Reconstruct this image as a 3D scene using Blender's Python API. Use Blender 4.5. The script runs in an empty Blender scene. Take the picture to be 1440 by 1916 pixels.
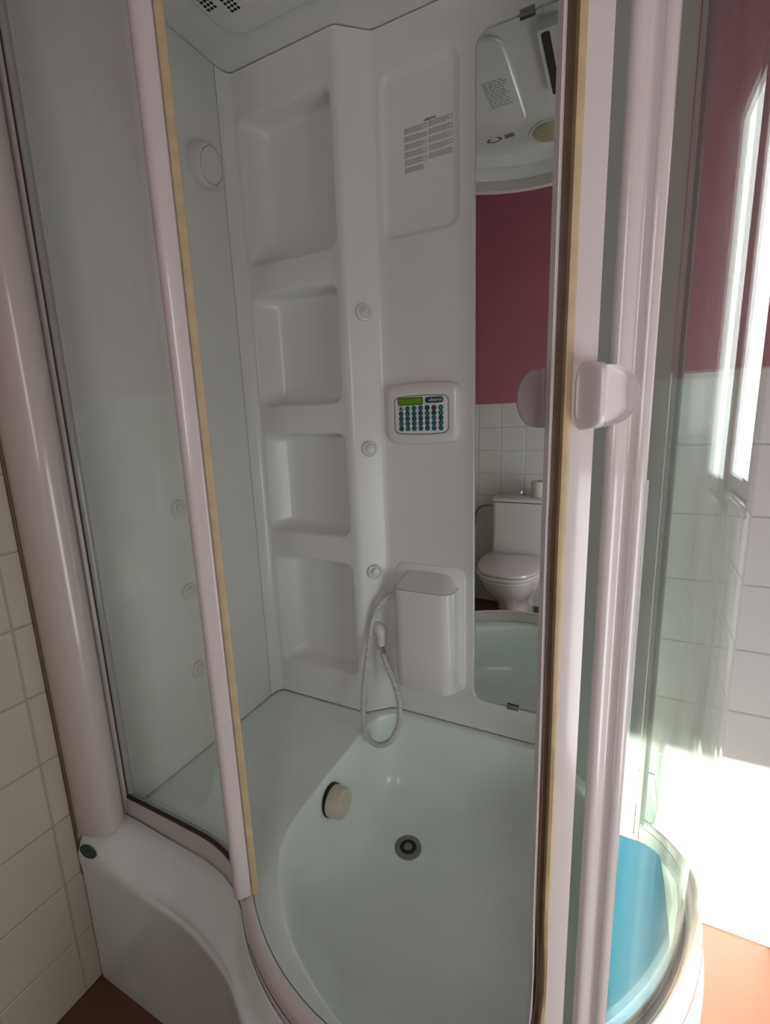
import bpy, bmesh, math, random
from mathutils import Vector, Matrix
random.seed(7)
sc = bpy.context.scene
COL = sc.collection

# ------------------------------------------------------------------ camera
cd = bpy.data.cameras.new('camera'); cam = bpy.data.objects.new('camera', cd); COL.objects.link(cam)
CR = ((0.8960560921, 0.4425557549, -0.0350411699), (-0.0558512439, 0.1906840938, 0.9800613322), (0.4404135764, -0.8762328345, 0.1955809333))
M3 = Matrix(CR).transposed()
cam.matrix_world = Matrix.Translation((0.9986404, -1.0837627, 1.3)) @ M3.to_4x4()
cd.sensor_fit = 'HORIZONTAL'; cd.sensor_width = 36.0; cd.lens = 36.0 * 865.53 / 1440.0
cd.clip_start = 0.01
sc.camera = cam

# ------------------------------------------------------------------ world, sun, exposure
w = bpy.data.worlds.new('sky'); sc.world = w; w.use_nodes = True
bg = w.node_tree.nodes['Background']
bg.inputs['Color'].default_value = (0.97, 0.97, 1.0, 1); bg.inputs['Strength'].default_value = 4.8
sd = bpy.data.lights.new('sun', 'SUN'); sd.energy = 25.0; sd.angle = math.radians(0.7); sd.color = (1.0, 0.95, 0.86)
sun = bpy.data.objects.new('sun', sd); COL.objects.link(sun)
sun.rotation_euler = Vector((-0.06, 0.81, -0.585)).to_track_quat('-Z', 'Y').to_euler()
for nm, loc, rot, sx, sy in (('portal_back_window', (1.675, 0.13, 1.565), (math.radians(-90), 0, 0), 0.35, 0.97),
                             ('portal_front_window', (1.346, -1.84, 1.56), (math.radians(90), 0, 0), 0.51, 0.88),
                             ('portal_added_window', (1.96, -0.875, 0.60), (0, math.radians(90), 0), 1.1, 0.65)):  # last portal belongs to the added side window
    ld = bpy.data.lights.new(nm, 'AREA'); ld.shape = 'RECTANGLE'; ld.size = sx; ld.size_y = sy; ld.cycles.is_portal = True
    lo = bpy.data.objects.new(nm, ld); COL.objects.link(lo); lo.location = loc; lo.rotation_euler = rot
sc.view_settings.view_transform = 'Standard'; sc.view_settings.look = 'None'
sc.view_settings.exposure = 0.43; sc.view_settings.gamma = 1.0; sc.view_settings.use_curve_mapping = False
sc.cycles.use_denoising = True
sc.cycles.max_bounces = 9; sc.cycles.diffuse_bounces = 4; sc.cycles.glossy_bounces = 4
sc.cycles.use_adaptive_sampling = True; sc.cycles.adaptive_threshold = 0.06; sc.cycles.adaptive_min_samples = 16
sc.cycles.transparent_max_bounces = 16; sc.cycles.sample_clamp_indirect = 6.0
sc.cycles.caustics_reflective = False; sc.cycles.caustics_refractive = False

# ------------------------------------------------------------------ materials
def mat(name, col, rough=0.4, metal=0.0, spec=0.5, noise=0.0, nscale=30.0, bump=0.0, coat=0.0, col2=None):
    m = bpy.data.materials.new(name); m.use_nodes = True; nt = m.node_tree; b = nt.nodes['Principled BSDF']
    b.inputs['Base Color'].default_value = (*col, 1); b.inputs['Roughness'].default_value = rough
    b.inputs['Metallic'].default_value = metal; b.inputs['Specular IOR Level'].default_value = spec
    b.inputs['Coat Weight'].default_value = coat
    if noise or bump:
        tc = nt.nodes.new('ShaderNodeTexCoord'); n = nt.nodes.new('ShaderNodeTexNoise')
        n.inputs['Scale'].default_value = nscale; n.inputs['Detail'].default_value = 5
        nt.links.new(tc.outputs['Object'], n.inputs['Vector'])
        if noise:
            r = nt.nodes.new('ShaderNodeValToRGB')
            c2 = col2 or tuple(max(0, c * (1 - noise)) for c in col)
            r.color_ramp.elements[0].position = 0.3; r.color_ramp.elements[1].position = 0.7
            r.color_ramp.elements[0].color = (*c2, 1); r.color_ramp.elements[1].color = (*col, 1)
            nt.links.new(n.outputs['Fac'], r.inputs['Fac']); nt.links.new(r.outputs['Color'], b.inputs['Base Color'])
        if bump:
            bp = nt.nodes.new('ShaderNodeBump'); bp.inputs['Strength'].default_value = bump; bp.inputs['Distance'].default_value = 0.002
            nt.links.new(n.outputs['Fac'], bp.inputs['Height']); nt.links.new(bp.outputs['Normal'], b.inputs['Normal'])
    return m

def glassmat(name, tint, gloss=1.0, rough=0.0, film=0.0):
    m = bpy.data.materials.new(name); m.use_nodes = True; nt = m.node_tree; nt.nodes.clear()
    o = nt.nodes.new('ShaderNodeOutputMaterial'); mx = nt.nodes.new('ShaderNodeMixShader')
    t = nt.nodes.new('ShaderNodeBsdfTransparent'); t.inputs['Color'].default_value = (*tint, 1)
    g = nt.nodes.new('ShaderNodeBsdfGlossy'); g.inputs['Roughness'].default_value = rough; g.inputs['Color'].default_value = (gloss, gloss, gloss, 1)
    f = nt.nodes.new('ShaderNodeFresnel'); f.inputs['IOR'].default_value = 1.45
    geo = nt.nodes.new('ShaderNodeNewGeometry')
    # the same Fresnel weight on the outer and inner face of a pane
    mm = nt.nodes.new('ShaderNodeMapRange'); mm.inputs['To Min'].default_value = 1.45; mm.inputs['To Max'].default_value = 1.0 / 1.45
    nt.links.new(geo.outputs['Backfacing'], mm.inputs['Value'])
    nt.links.new(mm.outputs['Result'], f.inputs['IOR'])
    iv = nt.nodes.new('ShaderNodeMath'); iv.operation = 'MULTIPLY'; iv.inputs[1].default_value = 1.0
    nt.links.new(f.outputs['Fac'], iv.inputs[0])
    nt.links.new(iv.outputs[0], mx.inputs['Fac']); nt.links.new(t.outputs[0], mx.inputs[1]); nt.links.new(g.outputs[0], mx.inputs[2])
    if film:                                   # dried water film in vertical streaks
        tc = nt.nodes.new('ShaderNodeTexCoord'); mp = nt.nodes.new('ShaderNodeMapping'); mp.inputs['Scale'].default_value = (60, 60, 1.6)
        nz = nt.nodes.new('ShaderNodeTexNoise'); nz.inputs['Scale'].default_value = 1.0; nz.inputs['Detail'].default_value = 6
        mr = nt.nodes.new('ShaderNodeMapRange'); mr.inputs['From Min'].default_value = 0.35; mr.inputs['From Max'].default_value = 0.75
        mr.inputs['To Min'].default_value = 0.1*film; mr.inputs['To Max'].default_value = film
        df = nt.nodes.new('ShaderNodeBsdfDiffuse'); df.inputs['Color'].default_value = (0.8, 0.83, 0.78, 1); m2 = nt.nodes.new('ShaderNodeMixShader')
        nt.links.new(tc.outputs['Object'], mp.inputs['Vector']); nt.links.new(mp.outputs['Vector'], nz.inputs['Vector']); nt.links.new(nz.outputs['Fac'], mr.inputs['Value'])
        nt.links.new(mr.outputs['Result'], m2.inputs['Fac']); nt.links.new(mx.outputs[0], m2.inputs[1]); nt.links.new(df.outputs[0], m2.inputs[2]); mx = m2
    nt.links.new(mx.outputs[0], o.inputs['Surface'])
    return m

M = {}
M['acrylic'] = mat('white_acrylic', (0.78, 0.775, 0.755), 0.28, noise=0.03, nscale=6, coat=0.15)
M['tray'] = mat('tray_acrylic', (0.83, 0.90, 0.865), 0.22, noise=0.05, nscale=9, coat=0.25)
M['profile'] = mat('white_lacquered_profile', (0.64, 0.595, 0.57), 0.22, noise=0.02, nscale=12, coat=0.3)
M['column'] = mat('dull_white_cover', (0.55, 0.505, 0.45), 0.25, noise=0.04, nscale=6, coat=0.3)  # duller than the door profiles
M['plastic'] = mat('white_plastic', (0.74, 0.71, 0.69), 0.25, noise=0.02, nscale=20, coat=0.2)
M['smoke'] = mat('smoky_plastic', (0.2, 0.165, 0.165), 0.3, noise=0.05, nscale=20)
M['beige'] = mat('yellowed_seal', (0.56, 0.45, 0.26), 0.5, noise=0.2, nscale=40)
M['brown'] = mat('brown_joint_shade', (0.12, 0.075, 0.04), 0.6, noise=0.25, nscale=40)  # brown joint, also the painted shadow in the door seal groove
M['gasket'] = mat('dark_gasket', (0.05, 0.035, 0.03), 0.6, noise=0.2, nscale=50)
M['cream'] = mat('cream_plastic', (0.66, 0.6, 0.48), 0.35, noise=0.08, nscale=50)
M['black'] = mat('black_hole', (0.01, 0.01, 0.01), 0.6, noise=0.1)
M['greyplastic'] = mat('grey_plastic', (0.2, 0.22, 0.22), 0.4, noise=0.1, nscale=60)
M['chrome'] = mat('chrome', (0.75, 0.75, 0.74), 0.12, metal=1.0, noise=0.05)
M['hose'] = mat('white_ribbed_hose', (0.62, 0.61, 0.6), 0.35, noise=0.05, nscale=60)
M['mirror'] = mat('mirror_silver', (0.83, 0.87, 0.85), 0.012, metal=1.0, noise=0.01)
M['tile'] = mat('white_glazed_tile', (0.76, 0.775, 0.75), 0.16, noise=0.03, nscale=8, coat=0.3)
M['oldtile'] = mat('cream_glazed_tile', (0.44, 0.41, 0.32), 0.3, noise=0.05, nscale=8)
M['grout'] = mat('grout', (0.64, 0.64, 0.61), 0.85, noise=0.15, nscale=80)
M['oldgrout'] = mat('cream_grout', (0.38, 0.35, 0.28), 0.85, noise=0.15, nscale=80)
M['plum'] = mat('plum_wall_paint', (0.45, 0.175, 0.215), 0.6, noise=0.1, nscale=5, bump=0.1)
M['ceilpaint'] = mat('white_ceiling_paint', (0.75, 0.74, 0.72), 0.8, noise=0.04, nscale=6)
M['floor'] = mat('terracotta_floor', (0.15, 0.065, 0.04), 0.5, noise=0.18, nscale=7, bump=0.05)
M['porcelain'] = mat('white_porcelain', (0.7, 0.67, 0.65), 0.12, noise=0.02, nscale=4, coat=0.4)
M['paper'] = mat('tissue_paper', (0.75, 0.74, 0.72), 0.9, noise=0.08, nscale=60)
M['cardboard'] = mat('cardboard', (0.3, 0.22, 0.14), 0.9, noise=0.2, nscale=60)
M['lcd'] = mat('green_display', (0.14, 0.34, 0.015), 0.3, noise=0.12, nscale=70)
M['teal'] = mat('teal_keys', (0.012, 0.14, 0.15), 0.4, noise=0.2, nscale=90)
M['tealdark'] = mat('teal_plate', (0.01, 0.09, 0.085), 0.35, noise=0.2, nscale=90)
M['keyplum'] = mat('plum_keys', (0.1, 0.045, 0.06), 0.4, noise=0.1, nscale=90)
M['print'] = mat('grey_print', (0.4, 0.41, 0.4), 0.6, noise=0.1, nscale=90)
M['printdark'] = mat('dark_print', (0.06, 0.07, 0.07), 0.6, noise=0.1, nscale=90)
M['lens'] = mat('yellowed_lamp_lens', (0.6, 0.57, 0.34), 0.25, noise=0.2, nscale=25)
M['blue'] = mat('blue_foam', (0.014, 0.2, 0.34), 0.55, noise=0.12, nscale=60, bump=0.2)
M['badge'] = mat('dark_green_badge', (0.035, 0.06, 0.052), 0.35, noise=0.2, nscale=90)
M['glass'] = glassmat('shower_glass', (0.935, 0.962, 0.945), film=0.022)
M['pane'] = glassmat('window_glass', (0.98, 0.985, 0.98))

# ------------------------------------------------------------------ helpers
def link(o, parent=None):
    COL.objects.link(o)
    if parent is not None: o.parent = parent
    return o
def obj(name, bm, m, parent=None, smooth=True, angle=35.0):
    bmesh.ops.remove_doubles(bm, verts=bm.verts, dist=1e-6)
    bmesh.ops.recalc_face_normals(bm, faces=bm.faces)
    me = bpy.data.meshes.new(name); bm.to_mesh(me); bm.free()
    me.materials.append(M[m])
    if smooth:
        for p in me.polygons: p.use_smooth = True
        me.set_sharp_from_angle(angle=math.radians(angle))
    return link(bpy.data.objects.new(name, me), parent)
def tag(o, label=None, cat=None, group=None, kind=None):
    if label: o['label'] = label
    if cat: o['category'] = cat
    if group: o['group'] = group
    if kind: o['kind'] = kind
    return o
def thing(name, label, cat, group=None):
    return tag(link(bpy.data.objects.new(name, None)), label, cat, group, 'thing')
def B(): return bmesh.new()
def box(bm, x0, x1, y0, y1, z0, z1, bev=0.0, seg=2):
    r = bmesh.ops.create_cube(bm, size=1.0, matrix=Matrix.Translation(((x0+x1)/2, (y0+y1)/2, (z0+z1)/2)) @ Matrix.Diagonal((x1-x0, y1-y0, z1-z0, 1)))
    if bev:
        vs = set(r['verts']); es = [e for e in bm.edges if e.verts[0] in vs and e.verts[1] in vs]
        bmesh.ops.bevel(bm, geom=es, offset=bev, segments=seg, affect='EDGES', profile=0.5)
    return bm
def rings(bm, rr, closed=True, cap0=False, cap1=False):
    vv = [[bm.verts.new(p) for p in r] for r in rr]
    n = len(vv[0])
    for a, b in zip(vv[:-1], vv[1:]):
        for i in range(n if closed else n - 1):
            j = (i + 1) % n
            bm.faces.new((a[i], a[j], b[j], b[i]))
    if cap0: bm.faces.new(vv[0][::-1])
    if cap1: bm.faces.new(vv[-1])
    return vv
def prism(bm, poly, z0, z1):
    rings(bm, [[(x, y, z0) for x, y in poly], [(x, y, z1) for x, y in poly]], True, True, True); return bm
def revolve(bm, prof, mtx, n=28):
    """prof: (r, h) list, axis local +Z, mtx places it"""
    rr = []
    for r, h in prof:
        rr.append([mtx @ Vector((max(r, 1e-5) * math.cos(2*math.pi*i/n), max(r, 1e-5) * math.sin(2*math.pi*i/n), h)) for i in range(n)])
    if prof[0][0] > 1e-4 and prof[-1][0] > 1e-4: rings(bm, rr + [rr[0]], True)
    else: rings(bm, rr, True, True, True)
    return bm
def axis(loc, d):
    return Matrix.Translation(loc) @ Vector(d).to_track_quat('Z', 'Y').to_matrix().to_4x4()
def tube(bm, pts, rad, n=12, caps=True):
    pts = [Vector(p) for p in pts]; rr = []
    up = Vector((0.3, 0.2, 1)).normalized()
    for i, p in enumerate(pts):
        t = (pts[min(i+1, len(pts)-1)] - pts[max(i-1, 0)]).normalized()
        u = (up - t * up.dot(t)).normalized(); up = u; v = t.cross(u)
        r = rad[i] if isinstance(rad, list) else rad
        rr.append([p + r * (math.cos(2*math.pi*k/n) * u + math.sin(2*math.pi*k/n) * v) for k in range(n)])
    rings(bm, rr, True, caps, caps); return bm
def catmull(P, n):
    P = [Vector(p) for p in P]; Q = [P[0]*2 - P[1]] + P + [P[-1]*2 - P[-2]]; out = []
    for i in range(1, len(Q) - 2):
        a, b, c, d = Q[i-1:i+3]
        for k in range(n):
            t = k / n
            out.append(0.5 * ((2*b) + (c-a)*t + (2*a-5*b+4*c-d)*t*t + (3*b-a-3*c+d)*t**3))
    out.append(P[-1]); return out
def rrect(x0, x1, y0, y1, r, n=6):
    """rounded rectangle; r one radius or four (BL, BR, TR, TL)"""
    rs = r if isinstance(r, (tuple, list)) else (r,)*4; out = []
    for (cx, cy, a0), q in zip(((x0, y0, 180), (x1, y0, 270), (x1, y1, 0), (x0, y1, 90)), rs):
        sx = 1 if cx == x0 else -1; sy = 1 if cy == y0 else -1
        for k in range(n + 1):
            a = math.radians(a0 + 90*k/n)
            out.append((cx + sx*q + q*math.cos(a), cy + sy*q + q*math.sin(a)))
    return out
def offset_closed(P, d):
    n = len(P); out = []
    for i in range(n):
        a = Vector(P[i-1]); b = Vector(P[(i+1) % n]); t = (b - a).normalized()
        out.append((P[i][0] + d*t[1], P[i][1] - d*t[0]))      # outward for counter-clockwise
    return out
def chaikin(P, it=4):
    for _ in range(it):
        Q = []
        for i in range(len(P)):
            a, b = P[i], P[(i+1) % len(P)]
            Q += [(a[0]*.75+b[0]*.25, a[1]*.75+b[1]*.25), (a[0]*.25+b[0]*.75, a[1]*.25+b[1]*.75)]
        P = Q
    return P
def fill_loops(bm, loops):
    es = []
    for L in loops:
        for i in range(len(L)):
            a, b = L[i], L[(i+1) % len(L)]
            es.append(bm.edges.get((a, b)) or bm.edges.new((a, b)))
    return bmesh.ops.triangle_fill(bm, use_beauty=True, use_dissolve=False, edges=es)
def sstep(a, b, x):
    t = max(0.0, min(1.0, (x-a)/(b-a))); return t*t*(3-2*t)

# plan of the glass front: straight from the left wall, then a bow round CC
CC = (0.72, -0.24); RR = 0.446
def arcp(a, r=RR): a = math.radians(a); return (CC[0] + r*math.cos(a), CC[1] + r*math.sin(a))
def hermite(p, t0, q, t1, n):
    out = []
    for k in range(n + 1):
        t = k/n; h0 = 2*t**3-3*t*t+1; h1 = t**3-2*t*t+t; h2 = -2*t**3+3*t*t; h3 = t**3-t*t
        out.append(tuple(h0*p[i]+h1*t0[i]+h2*q[i]+h3*t1[i] for i in (0, 1)))
    return out
A0 = -131.0; A1 = 4.0
FRONT = [(-0.045, -0.5155), (0.0, -0.516), (0.06, -0.516), (0.12, -0.5165), (0.18, -0.517)] + \
    hermite((0.24, -0.518), (0.2, -0.002), arcp(A0), (0.2*math.sin(math.radians(131)), -0.2*math.cos(math.radians(49))), 12) + \
    [arcp(A0 + (A1-A0)*k/60) for k in range(1, 61)]
FRONT += hermite(arcp(A1), (0.0, 0.11), (1.092, -.106), (-0.12, 0.05), 8)[1:]
def normals(P):
    out = []
    for i in range(len(P)):
        a = Vector(P[max(i-1, 0)]); b = Vector(P[min(i+1, len(P)-1)]); t = (b-a).normalized(); out.append((t[1], -t[0]))
    return out
FN = normals(FRONT)
def sweep(bm, P, N, sec):
    """closed section of (offset, z) along an open plan path"""
    rr = [[(p[0]+n[0]*o, p[1]+n[1]*o, z) for o, z in sec] for p, n in zip(P, N)]
    rings(bm, rr, True, True, True); return bm
def sub(x0=None, a0=None, a1=None, upto=None):
    idx = []
    for i, p in enumerate(FRONT):
        ang = math.degrees(math.atan2(p[1]-CC[1], p[0]-CC[0]))
        if x0 is not None and p[0] < x0: continue
        if upto is not None and (p[0] > upto): break
        if a0 is not None and (ang < a0 or p[0] < 0.42): continue
        if a1 is not None and ang > a1: break
        idx.append(i)
    return [FRONT[i] for i in idx], [FN[i] for i in idx]
def arcseg(a0, a1, r, n=40):
    P = [arcp(a0+(a1-a0)*k/n, r) for k in range(n+1)]
    return P, [(math.cos(math.radians(a0+(a1-a0)*k/n)), math.sin(math.radians(a0+(a1-a0)*k/n))) for k in range(n+1)]

# ------------------------------------------------------------------ room shell
XL, YB, YF, XR, ZC = -0.05, 0.12, -1.83, 1.95, 2.85
PT = 0.153; TZ = 9 * PT
def st(name, bm, m, label, cat):
    o = obj(name, bm, m, None, smooth=False); return tag(o, label, cat, kind='structure')
st('floor', box(B(), XL-.1, XR+.1, YF-.1, YB+.1, -.08, 0), 'floor', 'terracotta brown floor, dark by the apron and sunlit at right', 'floor')
st('ceiling', box(B(), XL-.1, XR+.1, YF-.1, YB+.1, ZC, ZC+.08), 'ceilpaint', 'white painted room ceiling above the shower cabin', 'ceiling')
wl = st('wall_left', box(B(), XL-.12, XL-.004, YF-.1, YB+.1, 0, ZC), 'plum', 'tiled room wall left of the shower cabin', 'wall')
def holed(y0, y1, xa, xb, wx0, wx1, wz0, wz1):
    b = B(); box(b, xa, wx0, y0, y1, 0, ZC); box(b, wx1, xb, y0, y1, 0, ZC); box(b, wx0, wx1, y0, y1, 0, wz0); box(b, wx0, wx1, y0, y1, wz1, ZC); return b
W1 = (1.50, 1.85, 1.08, 2.05); W2 = (1.092, 1.60, 1.12, 2.00); W3 = (-1.20, -0.55, 0.05, 1.15)  # W3 is an unseen opening, added for light in the lower cabin
wb = st('wall_back', holed(YB+.004, YB+.12, XL-.004, XR, *W1), 'plum', 'plum and white tiled wall behind the cabin, seen at right', 'wall')
wf = st('wall_front', holed(YF-.12, YF-.004, XL-.004, XR, *W2), 'plum', 'plum and white tiled wall behind the toilet in the mirror', 'wall')
DY0, DY1, DZ0, DZ1 = W3; b = B(); box(b, XR, XR+.12, YF-.12, DY0, 0, ZC); box(b, XR, XR+.12, DY1, YB+.12, 0, ZC); box(b, XR, XR+.12, DY0, DY1, DZ1, ZC); box(b, XR, XR+.12, DY0, DY1, 0, DZ0)
wr = st('wall_right', b, 'plum', 'plum and white tiled wall on the right side of the room', 'wall')
def tile_mesh(name, m):
    s = PT/2; bm = B(); g = 0.0016; e = 0.0035
    # local: x,y in the wall, z out of it; 4 mm thick
    L = lambda k, z: [(-s+k, -s+k, z), (s-k, -s+k, z), (s-k, s-k, z), (-s+k, s-k, z)]
    rings(bm, [L(g, 0), L(g, .0028), L(e, .004)], True, True, True)
    bmesh.ops.recalc_face_normals(bm, faces=bm.faces)
    me = bpy.data.meshes.new(name); bm.to_mesh(me); bm.free(); me.materials.append(M[m]); return me
TM = tile_mesh('tile', 'tile'); TM2 = tile_mesh('tile', 'oldtile')
def tiles(parent, me, origin, u, v, n, nu, nv, skip=None):
    mt = Matrix((u, v, n)).transposed().to_4x4()
    for i in range(nu):
        for j in range(nv):
            if skip and skip(i, j): continue
            o = bpy.data.objects.new('tile', me); link(o, parent)
            p = Vector(origin) + Vector(u)*PT*(i+.5) + Vector(v)*PT*(j+.5)
            o.matrix_local = Matrix.Translation(p) @ mt
def groutplate(name, parent, x0, x1, y0, y1, m='grout'):
    b = B(); box(b, x0, x1, y0, y1, 0, TZ+.002); obj(name, b, m, parent, smooth=False)
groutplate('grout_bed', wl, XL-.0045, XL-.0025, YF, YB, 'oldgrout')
groutplate('grout_bed', wb, XL, W1[0]-.001, YB+.0032, YB+.0045)
groutplate('grout_bed', wf, XL, W2[0]-.001, YF-.0045, YF-.0032)
groutplate('grout_bed', wr, XR-.0008, XR+.0005, DY1+.001, YB)
tiles(wr, TM, (XR, YB, 0), (0, -1, 0), (0, 0, 1), (-1, 0, 0), 4, 9)
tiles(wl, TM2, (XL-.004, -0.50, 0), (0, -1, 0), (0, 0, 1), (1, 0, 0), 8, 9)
tiles(wb, TM, (1.06, YB+.004, 0), (1, 0, 0), (0, 0, 1), (0, -1, 0), 5, 9, lambda i, j: (i >= 2 and j >= 7))
tiles(wf, TM, (0.31-.153*2, YF-.004, 0), (1, 0, 0), (0, 0, 1), (0, 1, 0), 6, 9)
# windows: frame, two sashes, sill
def window(name, label, x0, x1, z0, z1, yw, side, sashes=2):
    W = tag(link(bpy.data.objects.new(name, None)), label, 'window', kind='structure')
    ya, yb = sorted((yw + side*.05, yw + side*.1)); xm = (x0+x1)/2; b = B()
    for a in ((x0, x0+.045, z0, z1), (x1-.045, x1, z0, z1)) + (((xm-.03, xm+.03, z0+.045, z1-.045),) if sashes == 2 else ()) + ((x0+.045, x1-.045, z0, z0+.045), (x0+.045, x1-.045, z1-.045, z1)):
        box(b, a[0], a[1], ya, yb, a[2], a[3])
    obj('window_frame', b, 'profile', W, smooth=False)
    for xa, xb in (((x0+.045, xm-.03), (xm+.03, x1-.045)) if sashes == 2 else ((x0+.045, x1-.045),)):
        b = B(); box(b, xa, xb, (ya+yb)/2-.003, (ya+yb)/2+.003, z0+.045, z1-.045); obj('pane', b, 'pane', W, smooth=False)
    b = B(); y_ = sorted((yw - side*.03, yw + side*.05)); box(b, x0-.03, x1+.03, y_[0], y_[1], z0-.03, z0, .005); obj('window_sill', b, 'profile', W)
window('window_1', 'white framed window in the back wall right of the cabin', *W1, YB, 1, 1)
window('window_2', 'white framed window behind the camera that lets the sun in', *W2, YF, -1, 1)
W = tag(link(bpy.data.objects.new('added_window', None)), 'added low white framed window in the right wall, unseen daylight source', 'window', kind='structure')  # unseen window added to brighten the lower cabin interior
b = B()
for a in ((DY0, DY0+.04, DZ0, DZ1), (DY1-.04, DY1, DZ0, DZ1), (DY0+.04, DY1-.04, DZ0, DZ0+.04), (DY0+.04, DY1-.04, DZ1-.04, DZ1)): box(b, XR+.03, XR+.08, *a)
obj('window_frame', b, 'profile', W, smooth=False)
b = B(); box(b, XR+.052, XR+.058, DY0+.04, DY1-.04, DZ0+.04, DZ1-.04); obj('pane', b, 'pane', W, smooth=False)

# ------------------------------------------------------------------ shower tray
TRAY = thing('shower_tray', 'white acrylic shower tray with moulded seat and bowed front apron', 'shower tray')
DZK = 0.397
RSIDE = [(1.12, -0.05), (1.13, 0.0), (1.13, 0.114)]
back = [(1.13 - (1.13+.045)*k/8, 0.114) for k in range(1, 9)]
left = [(-0.045, 0.114 - (0.114+0.5)*k/5) for k in range(1, 5)]
CONT = FRONT + RSIDE + back + left            # counter-clockwise seen from above
NF = len(FRONT)
def outer_path():
    out = []; h = hermite((0.24, -0.6185), (0.22, 0.0), arcp(-121, .496), (0.13, -.078), 12); k = 0
    for p in FRONT:
        if p[0] < 0.235: out.append((p[0], -0.6185))
        elif k <= 12: out.append(h[k]); k += 1
        else:
            j = len(out) - 17; t = min(1.0, max(0.0, j/60.0)); a = -121 + (A1+121)*t
            if len(out) <= 77: out.append(arcp(a, .496 - .029*sstep(-118, -40, a)))
            else: out.append((p[0]+.02, p[1]-.004))
    return out
OUT = outer_path()
def tray_ring(f, z, zl=None):
    out = []
    for i, p in enumerate(CONT):
        if i < NF:
            n = FN[i] if i else (0, -1)
            k = 1 - sstep(0.01, 0.22, p[0])
            zz = z if zl is None else z + (zl-z)*k
            q = (p[0]+n[0]*.012, p[1]+n[1]*.012); o = OUT[i]
            out.append((q[0]+(o[0]-q[0])*f, q[1]+(o[1]-q[1])*f, zz))
        else: out.append((p[0], p[1], z))
    return out
EDGE = [(.368, .035), (.368, -.1), (.368, -.24), (.369, -.35), (.380, -.425), (.408, -.476), (.463, -.536), (.511, -.576), (.564, -.607), (.627, -.634), (.67, -.647),
        (.72, -.654), (.79, -.648), (.86, -.628), (.925, -.596), (.975, -.56), (1.002, -.51), (1.005, -.44), (1.005, -.3), (1.005, -.15), (1.003, -.05), (.975, -.018), (.91, .045), (.87, .083), (.8, .088), (.7, .088), (.6, .088), (.5, .088), (.43, .088), (.395, .068)]
EDGE = chaikin(EDGE, 3)
BC = (0.69, -0.26)
def basin_ring(d, z):
    out = []
    for x, y in EDGE:
        L = math.hypot(BC[0]-x, BC[1]-y); k = d / L
        out.append((x+(BC[0]-x)*k, y+(BC[1]-y)*k, z))
    return out
b = B()
O = rings(b, [tray_ring(0, DZK), tray_ring(.06, DZK+.004, DZK+.012), tray_ring(.16, DZK+.003, DZK+.016), tray_ring(.3, .390, DZK+.016), tray_ring(.45, .374, DZK+.015), tray_ring(.6, .360, DZK+.012), tray_ring(.75, .3515, DZK+.004), tray_ring(.86, .3490, .392), tray_ring(.92, .3515, .383),
              tray_ring(.965, .3530, .374), tray_ring(1.0, .349, .362), tray_ring(1.01, .341, .348), tray_ring(1.0, .330, .33), tray_ring(.985, .30), tray_ring(.985, .15), tray_ring(.985, 0.0)])
I = rings(b, [basin_ring(0, DZK), basin_ring(.002, DZK-.0004), basin_ring(.0045, DZK-.0022), basin_ring(.007, DZK-.006), basin_ring(.010, DZK-.015), basin_ring(.017, .34), basin_ring(.026, .28), basin_ring(.036, .23), basin_ring(.05, .196),
              basin_ring(.075, .174), basin_ring(.11, .165), basin_ring(.16, .161), basin_ring(.24, .159)], cap1=True)
fill_loops(b, [O[0], I[0]])
obj('tray_body', b, 'tray', TRAY, angle=40)
# drain, overflow knob, badge
dr = B(); revolve(dr, [(.0, .000), (.036, .000), (.036, .003), (.033, .005), (.024, .005), (.0225, .003), (.0225, .0015), (.0, .0015)], axis((.553, -.13, .160), (0, 0, 1)))
DR = obj('drain', dr, 'greyplastic', TRAY)
dr = B(); revolve(dr, [(0, .0016), (.0222, .0016), (.0222, .0024), (0, .0024)], axis((.553, -.13, .160), (0, 0, 1))); obj('drain_hole', dr, 'black', DR)
dr = B(); revolve(dr, [(.011, .0024), (.011, .004), (.009, .005), (.006, .004), (.005, .0026), (0, .0026)], axis((.553, -.13, .160), (0, 0, 1))); obj('strainer', dr, 'greyplastic', DR)
kb = B(); KA = axis((.387, -.235, .338), (1, -.02, .05))
revolve(kb, [(0, .004), (.0385, .004), (.0385, .034), (.036, .039), (.028, .041), (0, .0395)], KA, 36); KN = obj('overflow_knob', kb, 'cream', TRAY); tag(KN, 'cream round overflow knob')
kb = B(); revolve(kb, [(0, -.004), (.0405, -.004), (.0405, .0055), (0, .0055)], KA, 36); obj('knob_gasket', kb, 'black', KN)
kb = B(); q = KA @ Vector((0, 0, .014)); zd = Vector((0, 0, 1)); kdir = (Vector((0.05, -.35, -.9))).normalized()
revolve(kb, [(0, .034), (.004, .034), (.004, .0392), (0, .0392)], axis(q, kdir), 12); obj('screw_hole', kb, 'black', KN)
bd = B(); prism(bd, [(.027*math.cos(t*math.pi/12), .0105*math.sin(t*math.pi/12)) for t in range(24)], 0, .003)
bd.transform(Matrix.Translation((-.006, -.6165, .379)) @ Matrix.Rotation(math.radians(58), 4, 'X')); obj('badge', bd, 'badge', TRAY)

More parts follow.
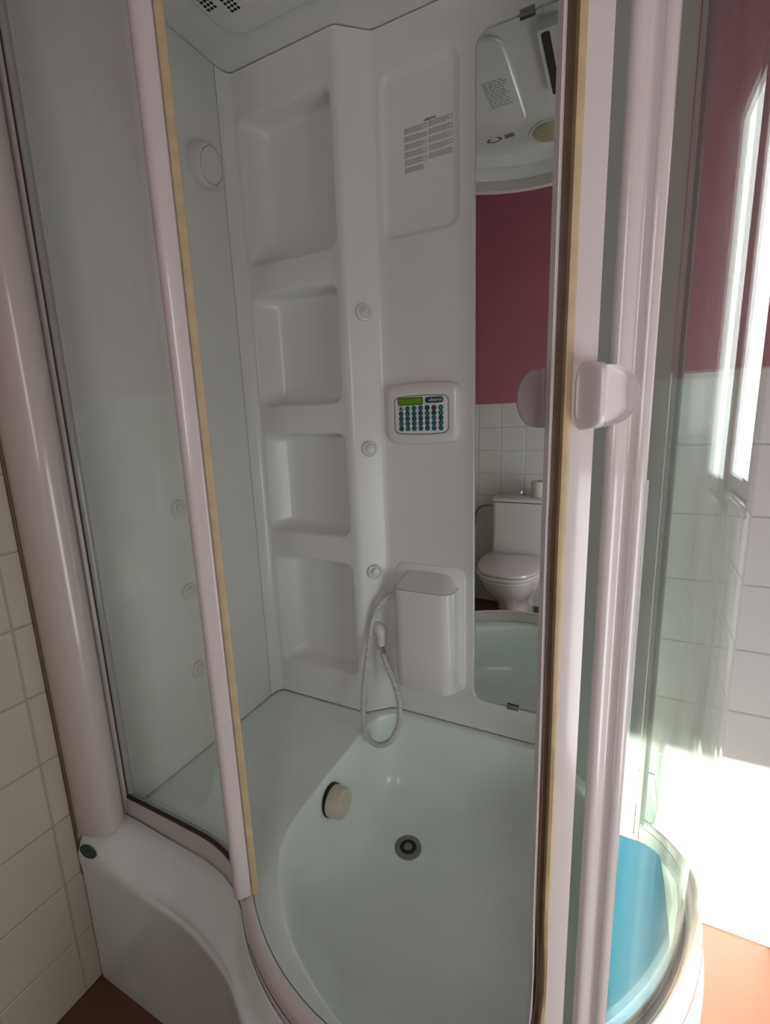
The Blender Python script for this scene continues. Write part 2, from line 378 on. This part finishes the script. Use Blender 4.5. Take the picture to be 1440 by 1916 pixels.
# ------------------------------------------------------------------ left side panel with jets
Z0, Z1 = 0.4015, 2.224
PL = thing('side_wall_panel', 'white acrylic side panel of the cabin above the seat', 'wall panel')
b = B(); box(b, -.042, 0, -.515, -.0004, Z0, Z1, .0015); obj('panel_body', b, 'acrylic', PL)
def nozzle(parent, loc, d, name='water_jet'):
    b = B(); A = axis(loc, d)
    revolve(b, [(0, 0), (.0225, 0), (.0225, .004), (.0205, .008), (.0165, .0095), (.0145, .008), (.0135, .007), (.0, .007)], A, 28); o = obj(name, b, 'plastic', parent)
    b = B(); revolve(b, [(0, .007), (.0115, .007), (.0115, .0115), (.010, .0135), (0, .0145)], axis(A @ Vector((.0008, .001, 0)), d), 20); c = obj('jet_core', b, 'plastic', o)
    b = B()
    for k in range(4):
        t = k*math.pi/2 + .5
        revolve(b, [(0, .0135), (.0011, .0135), (.0011, .0152), (0, .0152)], axis(A @ Vector((.0008+.0045*math.cos(t), .001+.0045*math.sin(t), 0)), d), 8)
    obj('spray_holes', b, 'greyplastic', o)
    return o
for z in (1.095, .871, .646): nozzle(PL, (0, -.277, z), (1, 0, 0))
hd = B(); A = axis((0, -.080, 1.958), (1, .1, -.22))
revolve(hd, [(0, -.014), (.047, -.014), (.051, .004), (.051, .020), (.049, .030), (.045, .0355), (.0425, .0355), (.0418, .030), (.0395, .030), (.0385, .0345), (.03, .036), (.016, .0375), (0, .038)], A, 40)
HD = obj('shower_rose', hd, 'plastic', PL, angle=40); tag(HD, 'round white shower rose')
hd = B()
for rr_, n_ in ((.012, 6), (.024, 12)):
    for k in range(n_):
        t = 2*math.pi*k/n_; revolve(hd, [(0, .034), (.0012, .034), (.0012, .0385), (0, .0385)], axis(A @ Vector((rr_*math.cos(t), rr_*math.sin(t), 0)), A.to_3x3() @ Vector((0, 0, 1))), 6)
obj('rose_nozzles', hd, 'acrylic', HD)

# ------------------------------------------------------------------ back panel: shelves, chamfer, mirror field
BP = thing('shelf_wall_panel', 'white moulded back panel with four shelf niches and jet column', 'wall panel')
b = B()
def strip(pts):
    rings(b, [[(x, y, Z0) for x, y in pts], [(x, y, Z1) for x, y in pts]], closed=False)
def field(x0, x1, y, holes):
    outer = [b.verts.new(p) for p in ((x0, y, Z0), (x1, y, Z0), (x1, y, Z1), (x0, y, Z1))]
    loops = [outer]
    for hr in holes:
        vv = rings(b, [[(px, y+dy, pz) for px, pz in loop] for loop, dy in hr], True, False, True); loops.append(vv[0])
    fill_loops(b, loops)
YS, YM = 0.045, 0.105
def niche(x0, x1, z0, z1, d=.068, r=.028):
    g = lambda e, rr, l=0, bt=0: rrect(x0-e+l, x1+e, z0-e+bt, z1+e, rr)
    return [(g(.007, r+.006), 0), (g(.003, r+.003), .0018), (g(0, r), .006), (g(-.003, r, .006), .013), (g(-.006, r, .028, .004), d-.014), (g(-.010, r, .034, .006), d-.004), (g(-.018, r-.01, .04, .008), d)]
strip([(0, 0), (.0008, .018), (.004, .031), (.011, .041), (.017, YS)])
field(.017, .332, YS, [niche(.027, .316, 1.747, 2.112), niche(.026, .308, 1.352, 1.662), niche(.027, .311, .966, 1.268), niche(.029, .314, .52, .882)])
strip([(.332, YS), (.339, .0458), (.3445, .0485), (.350, .0532), (.400, .0968), (.4055, .1015), (.411, .1042), (.418, YM)])
rec = lambda e, r: rrect(.4275-e*.4, .626+e, 1.758-e, 2.122+e, (r, r, r, r))
mir = lambda e, r: rrect(.6675-e, .862+e, .497-e, 2.134+e, r)
field(.418, .874, YM, [[(rec(.007, .034), 0), (rec(.003, .031), .0015), (rec(-.004, .026), .010), (rec(-.012, .02), .013)],
                       [(mir(.007, .037), 0), (mir(.003, .033), -.003), (mir(.0012, .031), -.003), (mir(0, .03), .0), (mir(0, .03), .005)]])
strip([(.874, YM), (.881, .1035), (.888, .0985), (.93, .056), (1.07, -.0855), (1.078, -.0935)])
obj('panel_body', b, 'acrylic', BP, angle=50)
cn = Vector((.646, -.763, 0))
for z in (1.582, 1.221, .858): nozzle(BP, Vector((.3745, .0735, z)) , cn)
# printed notice
b = B(); random.seed(3)
def dash(x0, x1, z, h, y): box(b, x0, x1, y-.0004, y, z, z+h)
yy = YM + .0129
for x0, x1, zt, zb, in ((.485, .545, 1.999, 1.899), (.549, .611, 2.0, 1.915)):
    z = zt; k = 0
    while z > zb:
        if k % 8 not in (6, 7):
            x = x0; xe = x1 - (random.random()*.02 if k % 3 == 2 else 0)
            if z < zb + .018 and x1 < .56: xe = x0 + .05
            while x < xe:
                l = random.uniform(.003, .009); dash(x, min(x+l, xe), z, .0012, yy); x += l + .0011
        z -= .00215; k += 1
obj('printed_notice', b, 'print', BP, smooth=False)
def text(s, size, mtx, m, parent, name, ext=.0002, italic=0.25):
    cu = bpy.data.curves.new(name, 'FONT'); cu.body = s; cu.size = size; cu.extrude = ext; cu.shear = italic
    cu.resolution_u = 2; cu.align_x = 'CENTER'; cu.align_y = 'CENTER'; cu.materials.append(M[m])
    t = bpy.data.objects.new(name + '_curve', cu); COL.objects.link(t); bpy.context.view_layer.update()
    me = bpy.data.meshes.new_from_object(t.evaluated_get(bpy.context.evaluated_depsgraph_get()))
    bpy.data.objects.remove(t); bpy.data.curves.remove(cu)
    me.name = name; o = bpy.data.objects.new(name, me); link(o, parent); o.matrix_local = mtx; return o
FACE = Matrix.Rotation(math.radians(90), 4, 'X')
text('albatros', .0095, Matrix.Translation((.553, yy-.0005, 2.006)) @ FACE, 'printdark', BP, 'notice_logo', .0003)

# ------------------------------------------------------------------ mirror
MR = thing('wall_mirror', 'tall narrow wall mirror with rounded corners reflecting the toilet', 'mirror')
b = B(); L = rrect(.669, .8605, .4985, 2.1325, .029); rings(b, [[(x, .1098, z) for x, z in L], [(x, .1082, z) for x, z in L], [(x, .108, z) for x, z in offset_closed(L, -.0003)]], True, True, True)
obj('mirror_plate', b, 'mirror', MR, smooth=False)
for z0, z1 in ((.490, .504), (2.126, 2.14)):
    b = B(); box(b, .763, .795, .1018, .1075, z0, z1, .0012); obj('mirror_clip', b, 'greyplastic', MR)

# ------------------------------------------------------------------ control panel
CP = thing('control_panel', 'white shower control keypad with green display and teal round keys', 'keypad')
def bowed(x0, x1, z0, z1, bow, r, n=10):
    P = rrect(x0, x1, z0, z1, r, 5); out = []; cx = (x0+x1)/2; hw = (x1-x0)/2
    # subdivide long horizontal runs so the bow is round
    Q = []
    for i in range(len(P)):
        a, c = P[i], P[(i+1) % len(P)]; Q.append(a)
        if abs(c[0]-a[0]) > .02:
            for k in range(1, n): Q.append((a[0]+(c[0]-a[0])*k/n, a[1]+(c[1]-a[1])*k/n))
        elif abs(c[1]-a[1]) > .02:
            for k in range(1, 4): Q.append((a[0]+(c[0]-a[0])*k/4, a[1]+(c[1]-a[1])*k/4))
    cz = (z0+z1)/2; hh = (z1-z0)/2
    return [(x, z + bow*(1-((x-cx)/hw)**2)*((z-cz)/hh)) for x, z in Q]
b = B()
cb = lambda e, y: [(x, y, z) for x, z in bowed(.4235-e, .634+e, 1.2385-e, 1.388+e, .007, .024+e)]
ci = lambda e, y: [(x, y, z) for x, z in bowed(.452-e, .6045+e, 1.263-e, 1.3555+e, .004, .013+e)]
VV = rings(b, [cb(0, .1045), cb(0, .096), cb(-.003, .0885), cb(-.009, .0845), cb(-.017, .083)])
nb = len(VV[-1]); IN = rings(b, [ci(.003, .083), ci(.0015, .0835), ci(0, .0855)], cap1=True)
fill_loops(b, [VV[-1], IN[0]])
obj('bezel', b, 'plastic', CP)
b = B(); rings(b, [ci(-.0008, .0854), ci(-.0008, .0846), ci(-.0018, .0843)], True, True, True); FP = obj('face_plate', b, 'acrylic', CP)
yf = .0842
b = B(); R0 = [ci(.0016, .0832), ci(-.0006, .0836), ci(-.0006, .0856), ci(.0016, .0856)]; rings(b, R0 + [R0[0]]); obj('plate_outline', b, 'greyplastic', CP)
def slab(loop, y0, y1, m, name, parent):
    b = B(); rings(b, [[(x, y0, z) for x, z in loop], [(x, y1, z) for x, z in loop]], True, True, True); return obj(name, b, m, parent)
DP = slab(rrect(.4625, .5345, 1.3355, 1.3555, .004), yf, yf-.0008, 'black', 'display', CP)
slab(rrect(.4645, .5325, 1.3375, 1.3535, .003), yf-.0007, yf-.0011, 'lcd', 'display_glass', DP)
LG = slab(rrect(.541, .592, 1.339, 1.3545, .0072), yf, yf-.0008, 'tealdark', 'logo_plate', CP)
text('albatros', .0115, Matrix.Translation((.5695, yf-.001, 1.347)) @ FACE, 'acrylic', LG, 'logo_text', .0001)
for r_ in range(5):
    for c_ in range(7):
        x = .4715 + c_*.01885; z = 1.3265 - r_*.0131 + (.0006 if 2 <= c_ <= 4 and r_ == 0 else 0)
        bb = B(); revolve(bb, [(0, 0), (.0071, 0), (.0071, .0008), (.006, .0014), (0, .0014)], axis((x, yf, z), (0, -1, 0)), 16)
        K = obj('key', bb, 'keyplum' if (r_, c_) in ((0, 5),) else ('tealdark' if (r_*3+c_*5) % 4 == 0 else 'teal'), CP)
        if (r_, c_) == (0, 0):
            bb = B(); revolve(bb, [(.0042, .0013), (.0042, .0017), (.0056, .0017), (.0056, .0013)], axis((x, yf, z), (0, -1, 0)), 16); obj('key_ring', bb, 'acrylic', K)
        elif (r_, c_) == (1, 6):
            bb = B(); revolve(bb, [(0, .0013), (.0016, .0013), (.0016, .0017), (0, .0017)], axis((x, yf, z), (0, -1, 0)), 3); obj('key_symbol', bb, 'acrylic', K)
        elif (r_+c_*2) % 3 == 0:
            bb = B(); box(bb, x-.0025, x+.0025, yf-.0017, yf-.0013, z-.0004, z+.0004); obj('key_symbol', bb, 'hose', K, smooth=False)

# ------------------------------------------------------------------ hand-shower cabinet and hose
HC = thing('hand_shower_cabinet', 'white rounded box cabinet under the keypad holding the hand shower', 'cabinet')
def rr3(x0, x1, y0, y1, z, r): return [(x, y, z) for x, y in rrect(x0, x1, y0, y1, r, 6)]
b = B()
hx0, hx1, hy0, hy1 = .449, .625, .034, .1035
def hr(e, z, yb=0.0): return [(x, y, z) for x, y in rrect(hx0+e, hx1-e, hy0+e+yb, hy1, (.03, .034, .004, .004), 7)]
rings(b, [hr(.008, .524), hr(.003, .5245), hr(0, .530), hr(0, .6), hr(0, .7), hr(0, .829), hr(.0015, .8315), hr(.004, .834)], True, True, False)
bt = [hr(.004, .834), hr(.012, .850, .02), hr(.02, .864, .036), hr(.026, .870, .044), hr(.032, .872, .05)]
rings(b, bt, True, False, True)
bmesh.ops.remove_doubles(b, verts=b.verts, dist=1e-5)
obj('cabinet_shell', b, 'plastic', HC, angle=30)
b = B(); P1 = rrect(.436, .640, .512, .884, .03); P0 = rrect(.431, .645, .507, .889, .033)
rings(b, [[(x, .1048, z) for x, z in P0], [(x, .1015, z) for x, z in offset_closed(P0, -.002)], [(x, .1005, z) for x, z in P1]], True, True, True); obj('back_frame', b, 'acrylic', HC)
b = B(); box(b, .606, .6255, .060, .0985, .5225, .5475, .002); obj('latch', b, 'plastic', HC)
b = B(); revolve(b, [(0, 0), (.0022, 0), (.0022, .0012), (0, .0012)], axis((.6005, .0445, .5455), (.6, -.8, 0)), 10); obj('latch_pin', b, 'black', HC)
for z in (.8295,):
    b = B(); L0 = hr(-.0004, z); rings(b, [[(x, y, z-.0006) for x, y, _ in L0], [(x, y, z+.0006) for x, y, _ in L0]], True, True, True); obj('lid_seam', b, 'greyplastic', HC)
HS = thing('shower_hose', 'white ribbed shower hose hanging in a loop beside the cabinet', 'hose')
hp = [Vector((0.4452, 0.0750, 0.7965)), Vector((0.4239, 0.0680, 0.7894)), Vector((0.4006, 0.0600, 0.7689)), Vector((0.3819, 0.0520, 0.7354)), Vector((0.3681, 0.0460, 0.6808)), Vector((0.3665, 0.0220, 0.6053)), Vector((0.3634, 0.0000, 0.5202)), Vector((0.3700, -0.0250, 0.4488)), Vector((0.3844, -0.0420, 0.4058)), Vector((0.4089, -0.0500, 0.3836)), Vector((0.4419, -0.0500, 0.3834)),
      Vector((0.4713, -0.0420, 0.4059)), Vector((0.4862, -0.0280, 0.4438)), Vector((0.4851, -0.0120, 0.4809)), Vector((0.4687, 0.0080, 0.5192)), Vector((0.4447, 0.0250, 0.5553)), Vector((0.4194, 0.0400, 0.5900)), Vector((0.4028, 0.0500, 0.6128))]
C_ = catmull(hp, 36)
# even spacing, then ribs
acc = [0.0]
for i in range(1, len(C_)): acc.append(acc[-1] + (C_[i]-C_[i-1]).length)
N = int(acc[-1]/.0011); ev = []; j = 0
for k in range(N+1):
    s = acc[-1]*k/N
    while j < len(acc)-2 and acc[j+1] < s: j += 1
    t = (s-acc[j])/max(1e-9, acc[j+1]-acc[j]); ev.append(C_[j].lerp(C_[j+1], t))
b = B(); tube(b, ev, [.0078 + (.0010 if (k % 6) in (0, 1, 2) else -.0008) for k in range(N+1)], 14); obj('hose_tube', b, 'hose', HS, angle=80)
e1 = ev[-1]; e0 = Vector((0.3903, 0.0660, 0.6358))
dv = (e0-e1).normalized()
b = B(); revolve(b, [(0, -.004), (.0098, -.004), (.0102, .004), (.0092, .010), (.0098, .016), (.0098, .024), (0, .024)], axis(e1, dv), 20); obj('hose_ferrule', b, 'chrome', HS)
f1 = e1 + dv*.022; fk = Vector((0.3890, 0.0680, 0.6713)); f2 = Vector((0.3715, 0.0780, 0.6812)); f3 = Vector((0.3522, 0.1000, 0.6717))
cc = catmull([f1, fk, f2, f3], 8)
b = B(); tube(b, cc, [.0115 + .0075*sstep(0, 12, k) for k in range(len(cc))], 18); obj('wall_elbow', b, 'plastic', HS)

# ------------------------------------------------------------------ roof of the cabin
RF = thing('shower_dome', 'white moulded roof dome of the shower cabin with bowed front rim', 'shower dome')
RSD = [(1.12, -0.05), (1.12, 0.0), (1.12, 0.114)]
RC = FRONT + RSD + back + left
def roof_ring(o, z):
    out = []
    for i, p in enumerate(RC):
        if i < NF:
            n = FN[i] if i else (0, -1); out.append((p[0]+n[0]*o, p[1]+n[1]*o, z))
        else: out.append((p[0], p[1], z))
    return out
ZR = 2.2265
b = B(); rings(b, [roof_ring(-.055, ZR), roof_ring(-.045, ZR-.003), roof_ring(-.03, 2.204), roof_ring(-.024, 2.2), roof_ring(-.02, 2.172), roof_ring(-.008, 2.155), roof_ring(.008, 2.152), roof_ring(.014, 2.158), roof_ring(.018, 2.2), roof_ring(.012, 2.29)], True, True, True)
obj('roof_shell', b, 'acrylic', RF, angle=40)
b = B(); cs = lambda e, z: [(x, y, z) for x, y in rrect(.103-e, .688+e, -.462-e, -.036+e, .06+e)]
rings(b, [cs(0, ZR+.0005), cs(0, ZR-.004), cs(-.004, ZR-.008), cs(-.01, ZR-.0095)], True, True, True); CO = obj('ceiling_console', b, 'acrylic', RF)
for (vx, vy) in ((.122, -.152), (.166, -.125)):
    b = B()
    for i in range(3):
        for j in range(7):
            revolve(b, [(0, 0), (.0042, 0), (.0042, .0012), (0, .0012)], axis((vx+i*.0095, vy+.02-j*.0105, ZR-.0085), (0, 0, -1)), 8)
    obj('vent_holes', b, 'black', CO)
b = B(); random.seed(5)
for k in range(12):
    y = -.20 - k*.0105; x = .60
    while x < .655:
        l = random.uniform(.006, .014); box(b, x, x+l, y, y+.004, ZR-.0099, ZR-.0094); x += l + .003
obj('console_print', b, 'print', CO, smooth=False)
b = B()
for t in range(26):
    a = 2*math.pi*t/26; 
    if 4 < t < 9: continue
    box(b, .565+.022*math.cos(a)-.003, .565+.022*math.cos(a)+.003, -.50+.012*math.sin(a)-.0016, -.50+.012*math.sin(a)+.0016, ZR-.0008, ZR+.0005)
for k in range(3): box(b, .600, .632, -.508+k*.008, -.504+k*.008, ZR-.0008, ZR+.0005)
obj('roof_print', b, 'printdark', RF, smooth=False)
LA = (.742, -.535, ZR)
b = B(); revolve(b, [(.066, -.001), (.066, .004), (.061, .006), (.056, .004), (.055, -.001)], axis(LA, (0, 0, -1)), 36); LP = obj('lamp_ring', b, 'acrylic', RF)
b = B(); revolve(b, [(0, -.0005), (.0555, -.0005), (.0545, .006), (.045, .013), (.025, .018), (0, .0195)], axis(LA, (0, 0, -1)), 36); obj('lamp_lens', b, 'lens', LP)
b = B(); prism(b, rrect(.770, .826, -.33, -.055, .01), ZR-.026, ZR+.0005); SP = obj('speaker_box', b, 'acrylic', RF)
b = B(); prism(b, rrect(.779, .799, -.31, -.065, .008), ZR-.0275, ZR-.0255); obj('speaker_slot', b, 'black', SP)

# ------------------------------------------------------------------ left fixed glass with column
GL = thing('fixed_glass_panel', 'fixed curved glass panel left of the opening with white posts', 'glass panel')
ZG0, ZG1 = .446, 2.158
P, N_ = sub(x0=.005, upto=.432)
P = [(.008, -.516)] + [p for p in P if p[0] > .008]; N_ = normals(P)
b = B(); sweep(b, P, N_, [(-.003, ZG0), (.003, ZG0), (.003, ZG1), (-.003, ZG1)]); obj('glass_pane', b, 'glass', GL, angle=30)
b = B(); sweep(b, P[:-1], N_[:-1], [(.0035, ZG0-.001), (.009, ZG0-.001), (.009, ZG0+.004), (.0035, ZG0+.006)]); obj('bottom_gasket', b, 'gasket', GL)
b = B(); prism(b, rrect(-.038, .006, -.531, -.502, .004, 3), .405, ZG1); obj('wall_profile', b, 'profile', GL)
b = B(); prism(b, rrect(.006, .0085, -.5225, -.5195, .0008, 2), .446, ZG1); obj('edge_gasket', b, 'gasket', GL)
ta = math.radians(A0)
def local(a, pts, r0=RR):
    """pts of (tangential, radial) round the arc at angle a -> plan"""
    c = arcp(a, r0); ct, s_ = math.cos(math.radians(a)), math.sin(math.radians(a))
    return [(c[0] + v*ct - u*s_, c[1] + v*s_ + u*ct) for u, v in pts]
b = B(); prism(b, local(-131.5, [(x, y) for x, y in rrect(-.012, .016, -.008, .0225, (.004, .004, .012, .012), 6)]), .4475, ZG1); obj('door_post', b, 'profile', GL)
b = B(); prism(b, local(-131.5, rrect(.004, .0175, -.0205, -.0085, .002, 3)), .4495, ZG1); SE = obj('door_seal', b, 'beige', GL); tag(SE, 'yellowed beige seal strip')
b = B(); prism(b, local(-131.5, rrect(-.004, .010, -.006, .012, .003, 3)), .44, .4485); obj('post_foot', b, 'profile', GL)
CT = thing('corner_column', 'white rounded column cover beside the cream tiled wall', 'column')
COLP = [(-.049, -.613), (-.03, -.6135), (-.012, -.6115), (.004, -.607), (.017, -.6), (.026, -.591), (.0315, -.580), (.033, -.568), (.031, -.556), (.026, -.547), (.015, -.540), (-.01, -.536), (-.049, -.535)]
b = B(); prism(b, COLP, .411, 2.2); obj('column_cover', b, 'column', CT, angle=50)
b = B(); prism(b, rrect(-.0495, -.0435, -.6185, -.613, .002, 2), .30, 2.2); obj('silicone_joint', b, 'brown', CT)

# ------------------------------------------------------------------ rails
RL = thing('door_rail', 'white curved bottom and top door rail of the shower front', 'rail')
P, N_ = sub(x0=.0)
b = B(); sweep(b, P, N_, [(-.0105, .399), (.0125, .399), (.0125, .428), (.011, .438), (.006, .444), (-.004, .445), (-.0085, .442), (-.0105, .436)]); obj('bottom_rail', b, 'profile', RL, angle=50)
b = B(); sweep(b, P, N_, [(-.0112, .4385), (-.0095, .4385), (-.0095, .4393), (-.0112, .4393)]); obj('rail_groove', b, 'greyplastic', RL)
P, N_ = sub(x0=.47)
b = B(); sweep(b, P, N_, [(.012, .4185), (.0132, .4185), (.0132, .4195), (.012, .4195)]); obj('rail_line', b, 'gasket', RL)
P, N_ = sub(x0=.0)
b = B(); sweep(b, P, N_, [(-.0125, 2.125), (.0125, 2.125), (.0125, 2.156), (-.0125, 2.156)]); obj('top_rail', b, 'profile', RL, angle=50)

# ------------------------------------------------------------------ right fixed glass
GR = thing('fixed_glass_panel', 'fixed bowed glass panel at right with a wide white post', 'glass panel')
P, N_ = arcseg(-49.5, A1, .4515, 48)
tail = hermite(arcp(A1, .4515), (0.0, 0.11), (1.094, -.108), (-.12, .05), 10)[1:]
P = P + tail; N_ = normals(P)
b = B(); sweep(b, P, N_, [(-.0028, ZG0), (.0028, ZG0), (.0028, ZG1), (-.0028, ZG1)]); obj('glass_pane', b, 'glass', GR, angle=30)
b = B(); prism(b, local(-50.05, [(-.0195, -.004), (.0195, -.004), (.0208, .001), (.0205, .0055), (.0185, .009), (.0145, .0112), (.010, .0116), (.0065, .0100), (.004, .0072), (.002, .0040), (.0, .0022), (-.003, .0022), (-.0075, .0045), (-.012, .0056), (-.0165, .005), (-.0195, .0025), (-.0205, 0)]), .4465, ZG1); obj('door_post', b, 'profile', GR, angle=60)
b = B(); prism(b, [(1.079, -.104), (1.086, -.110), (1.092, -.102), (1.084, -.094)], .40, 2.2); obj('end_profile', b, 'profile', GR)
b = B(); prism(b, [(1.092, -.1175), (1.0955, -.1135), (1.090, -.1045), (1.086, -.108)], .44, ZG1); obj('edge_gasket', b, 'greyplastic', GR)

# ------------------------------------------------------------------ sliding door with handle
SD = thing('sliding_door', 'sliding curved shower door pushed open with white D handle', 'shower door')
RD = .4275
P, N_ = arcseg(-55.3, -8, RD, 46)
b = B(); sweep(b, P, N_, [(-.0025, .452), (.0025, .452), (.0025, 2.13), (-.0025, 2.13)]); obj('glass_pane', b, 'glass', SD, angle=30)
def wv(z):            # the old seal has come loose and bows near the bottom
    return 0.55*math.exp(-((z-.62)/.07)**2) - 0.5*math.exp(-((z-.50)/.06)**2) + .10*math.sin(z*9)*(1 if z < 1.2 else .4)
def vstrip(name, a0, a1, r0, r1, m, wave, rnd=.001, sm=50):
    b = B(); rr = []
    n = 70
    for k in range(n+1):
        z = .452 + (2.13-.452)*k/n; o = wv(z)*wave
        pts = [arcp(a0+o, r0), arcp((a0+a1)/2+o, r0), arcp(a1, r0), arcp(a1, r1), arcp((a0+a1)/2+o*.7, r1+rnd), arcp(a0+o, r1)]
        rr.append([(x, y, z) for x, y in pts])
    rings(b, rr, True, True, True); return obj(name, b, m, SD, angle=sm)
vstrip('profile', -57.6, -54.5, .4235, .4455, 'profile', 0.0, .0012)
vstrip('seal_bead', -58.45, -57.55, .434, .4465, 'beige', 1.0, .0015)
vstrip('seal_groove_shade', -59.35, -58.45, .433, .4405, 'brown', 1.0, .0)  # brown band paints the shadow inside the seal groove
vstrip('inner_lip', -59.75, -59.3, .428, .439, 'profile', .6, .0)
# outer handle: a height field on the door profile
HA = axis((0, 0, 0), (0, 0, 1))
hb = B(); nu, nv = 48, 28; grid = []; base = []
HW, HHT = .0605, .0
def hh(u):
    if u < .4: return .0305*(1-max(0, (.14-u)/.14)**2.6*.55)*(1 - .06*sstep(.28, .4, u))
    return .0305*.94*max(0.0, 1-((u-.4)/.6)**2.5)**.42
def hz(u, v):
    e = 1-abs(v)**6
    bulge = .027*math.exp(-((u-.20)/.135)**4)
    rim = .0215*sstep(.33, .44, u)
    d = max(abs(v)**2.2, ((max(u-.4, 0))/.6)**2.4)
    dish = -.0165*sstep(.36, .46, u)*(1-sstep(.70, .93, d))
    edge = (1-abs(v)**8)**.5 * min(1, (u/.05))**.5 * (min(1, (1-u)/.05))**.5
    return max(.0012, (max(bulge, rim)+dish)*max(edge, .0))
for i in range(nu+1):
    u = i/nu; row = []; rb = []
    a = -57.25 + u*6.9
    for j in range(nv+1):
        v = -1+2*j/nv; z = 1.3145 + max(hh(u), .0008)*v
        q = arcp(a, .4485+hz(u, v)); row.append(hb.verts.new((q[0], q[1], z)))
        q = arcp(a, .4455); rb.append(hb.verts.new((q[0], q[1], z)))
    grid.append(row); base.append(rb)
for i in range(nu):
    for j in range(nv):
        hb.faces.new((grid[i][j], grid[i+1][j], grid[i+1][j+1], grid[i][j+1])); hb.faces.new((base[i][j], base[i][j+1], base[i+1][j+1], base[i+1][j]))
for i in range(nu):
    for j in (0, nv): hb.faces.new((grid[i][j], grid[i+1][j], base[i+1][j], base[i][j]))
for j in range(nv):
    for i in (0, nu): hb.faces.new((grid[i][j], grid[i][j+1], base[i][j+1], base[i][j]))
obj('handle', hb, 'plastic', SD, angle=70)
ib = B(); D_ = [(-60.0 - 3.35*math.sin(math.pi*k/20)**.8, 1.3145 - .0275*math.cos(math.pi*k/20)) for k in range(21)] + [(-57.6, 1.342), (-57.6, 1.287)]
rings(ib, [[(*arcp(a, .4275), z) for a, z in D_], [(*arcp(a, .4275-.004), z) for a, z in D_], [(*arcp(a+.12 if a < -58 else a, .4275-.006), 1.3145+(z-1.3145)*.95) for a, z in D_]], True, True, True)
obj('inner_handle', ib, 'smoke', SD)

# ------------------------------------------------------------------ blue mat on the right ledge
b = B(); L = [(1.0125, -.128), (1.05, -.122), (1.10, -.124), (1.125, -.135), (1.128, -.2), (1.128, -.3), (1.124, -.40), (1.112, -.455), (1.09, -.49), (1.05, -.522), (1.02, -.528), (1.0125, -.5)][::-1]
rings(b, [[(x, y, DZK+.0005) for x, y in L], [(x, y, DZK+.009) for x, y in L], [(1.07+(x-1.07)*.97, -.32+(y+.32)*.99, DZK+.011) for x, y in L]], True, True, True)
tag(obj('bath_mat', b, 'blue', None), 'bright blue foam bath mat lying on the tray ledge behind the bowed glass', 'bath mat', kind='thing')

# ------------------------------------------------------------------ toilet (seen in the mirror)
TO = thing('toilet', 'white close-coupled toilet against the tiled wall, seen in the mirror', 'toilet')
TX = .468
def dring(w, yf, yb, z, nr=20):
    """rounded front, squarer back"""
    out = []; h = w/2; L = min(abs(yf-yb)*.62, .30)
    for k in range(nr+1):
        t = math.pi*k/nr; c = math.cos(t); s_ = math.sin(t)
        out.append((TX + h*math.copysign(abs(c)**.8, c), yf - L + L*s_**.85, z))
    out += [(TX-h, (yf-L+yb)/2, z), (TX-h*.97, yb+.01, z), (TX-h*.9, yb, z), (TX+h*.9, yb, z), (TX+h*.97, yb+.01, z), (TX+h, (yf-L+yb)/2, z)]
    return out
b = B(); rings(b, [dring(.21, -1.35, -1.72, 0), dring(.20, -1.36, -1.72, .03), dring(.185, -1.365, -1.73, .12), dring(.20, -1.34, -1.75, .18), dring(.27, -1.26, -1.78, .24), dring(.325, -1.19, -1.79, .30), dring(.35, -1.155, -1.80, .35), dring(.368, -1.143, -1.80, .382), dring(.36, -1.148, -1.80, .39)], True, True, True)
obj('bowl', b, 'porcelain', TO, angle=50)
b = B(); rings(b, [dring(.37, -1.14, -1.585, .393), dring(.38, -1.135, -1.585, .399), dring(.38, -1.135, -1.585, .411), dring(.37, -1.142, -1.585, .416)], True, True, True); obj('seat', b, 'porcelain', TO, angle=50)
b = B(); rings(b, [dring(.36, -1.15, -1.58, .4185), dring(.368, -1.145, -1.58, .424), dring(.366, -1.147, -1.58, .434), dring(.33, -1.165, -1.575, .441)], True, True, True); obj('seat_lid', b, 'porcelain', TO, angle=50)
def cring(w0, y0, y1, z, r=.03): return [(x, y, z) for x, y in rrect(TX-w0/2+.005, TX+w0/2+.005, y0, y1, (.012, .012, r, r), 5)]
b = B(); rings(b, [cring(.345, -1.815, -1.605, .392), cring(.345, -1.815, -1.605, .45), cring(.338, -1.815, -1.615, .757)], True, True, True); obj('cistern', b, 'porcelain', TO)
b = B(); rings(b, [cring(.340, -1.818, -1.612, .762), cring(.350, -1.82, -1.603, .767), cring(.350, -1.82, -1.603, .780), cring(.340, -1.815, -1.61, .788), cring(.31, -1.80, -1.63, .792)], True, True, True); obj('cistern_lid', b, 'porcelain', TO)
b = B(); revolve(b, [(0, 0), (.016, 0), (.015, .006), (.011, .012), (.013, .028), (.009, .036), (0, .038)], axis((TX+.0, -1.70, .791), (0, 0, 1)), 18); obj('flush_knob', b, 'chrome', TO)
b = B(); tube(b, catmull([(TX-.165, -1.70, .715), (TX-.20, -1.71, .718), (TX-.27, -1.75, .70), (TX-.32, -1.80, .64), (TX-.33, -1.822, .55)], 8), .006); obj('supply_hose', b, 'greyplastic', TO)
b = B(); revolve(b, [(.02, 0), (.05, 0), (.051, .002), (.051, .096), (.05, .098), (.02, .098), (.0195, .09), (.0195, .008)], axis((TX+.112, -1.70, .7925), (0, 0, 1)), 30)
RO = thing('toilet_roll', 'white toilet paper roll standing on the cistern lid', 'toilet roll')
obj('paper', b, 'paper', RO)
b = B(); revolve(b, [(.0168, .001), (.0192, .001), (.0192, .0965), (.0168, .0965)], axis((TX+.112, -1.70, .7925), (0, 0, 1)), 24); obj('core', b, 'cardboard', RO)
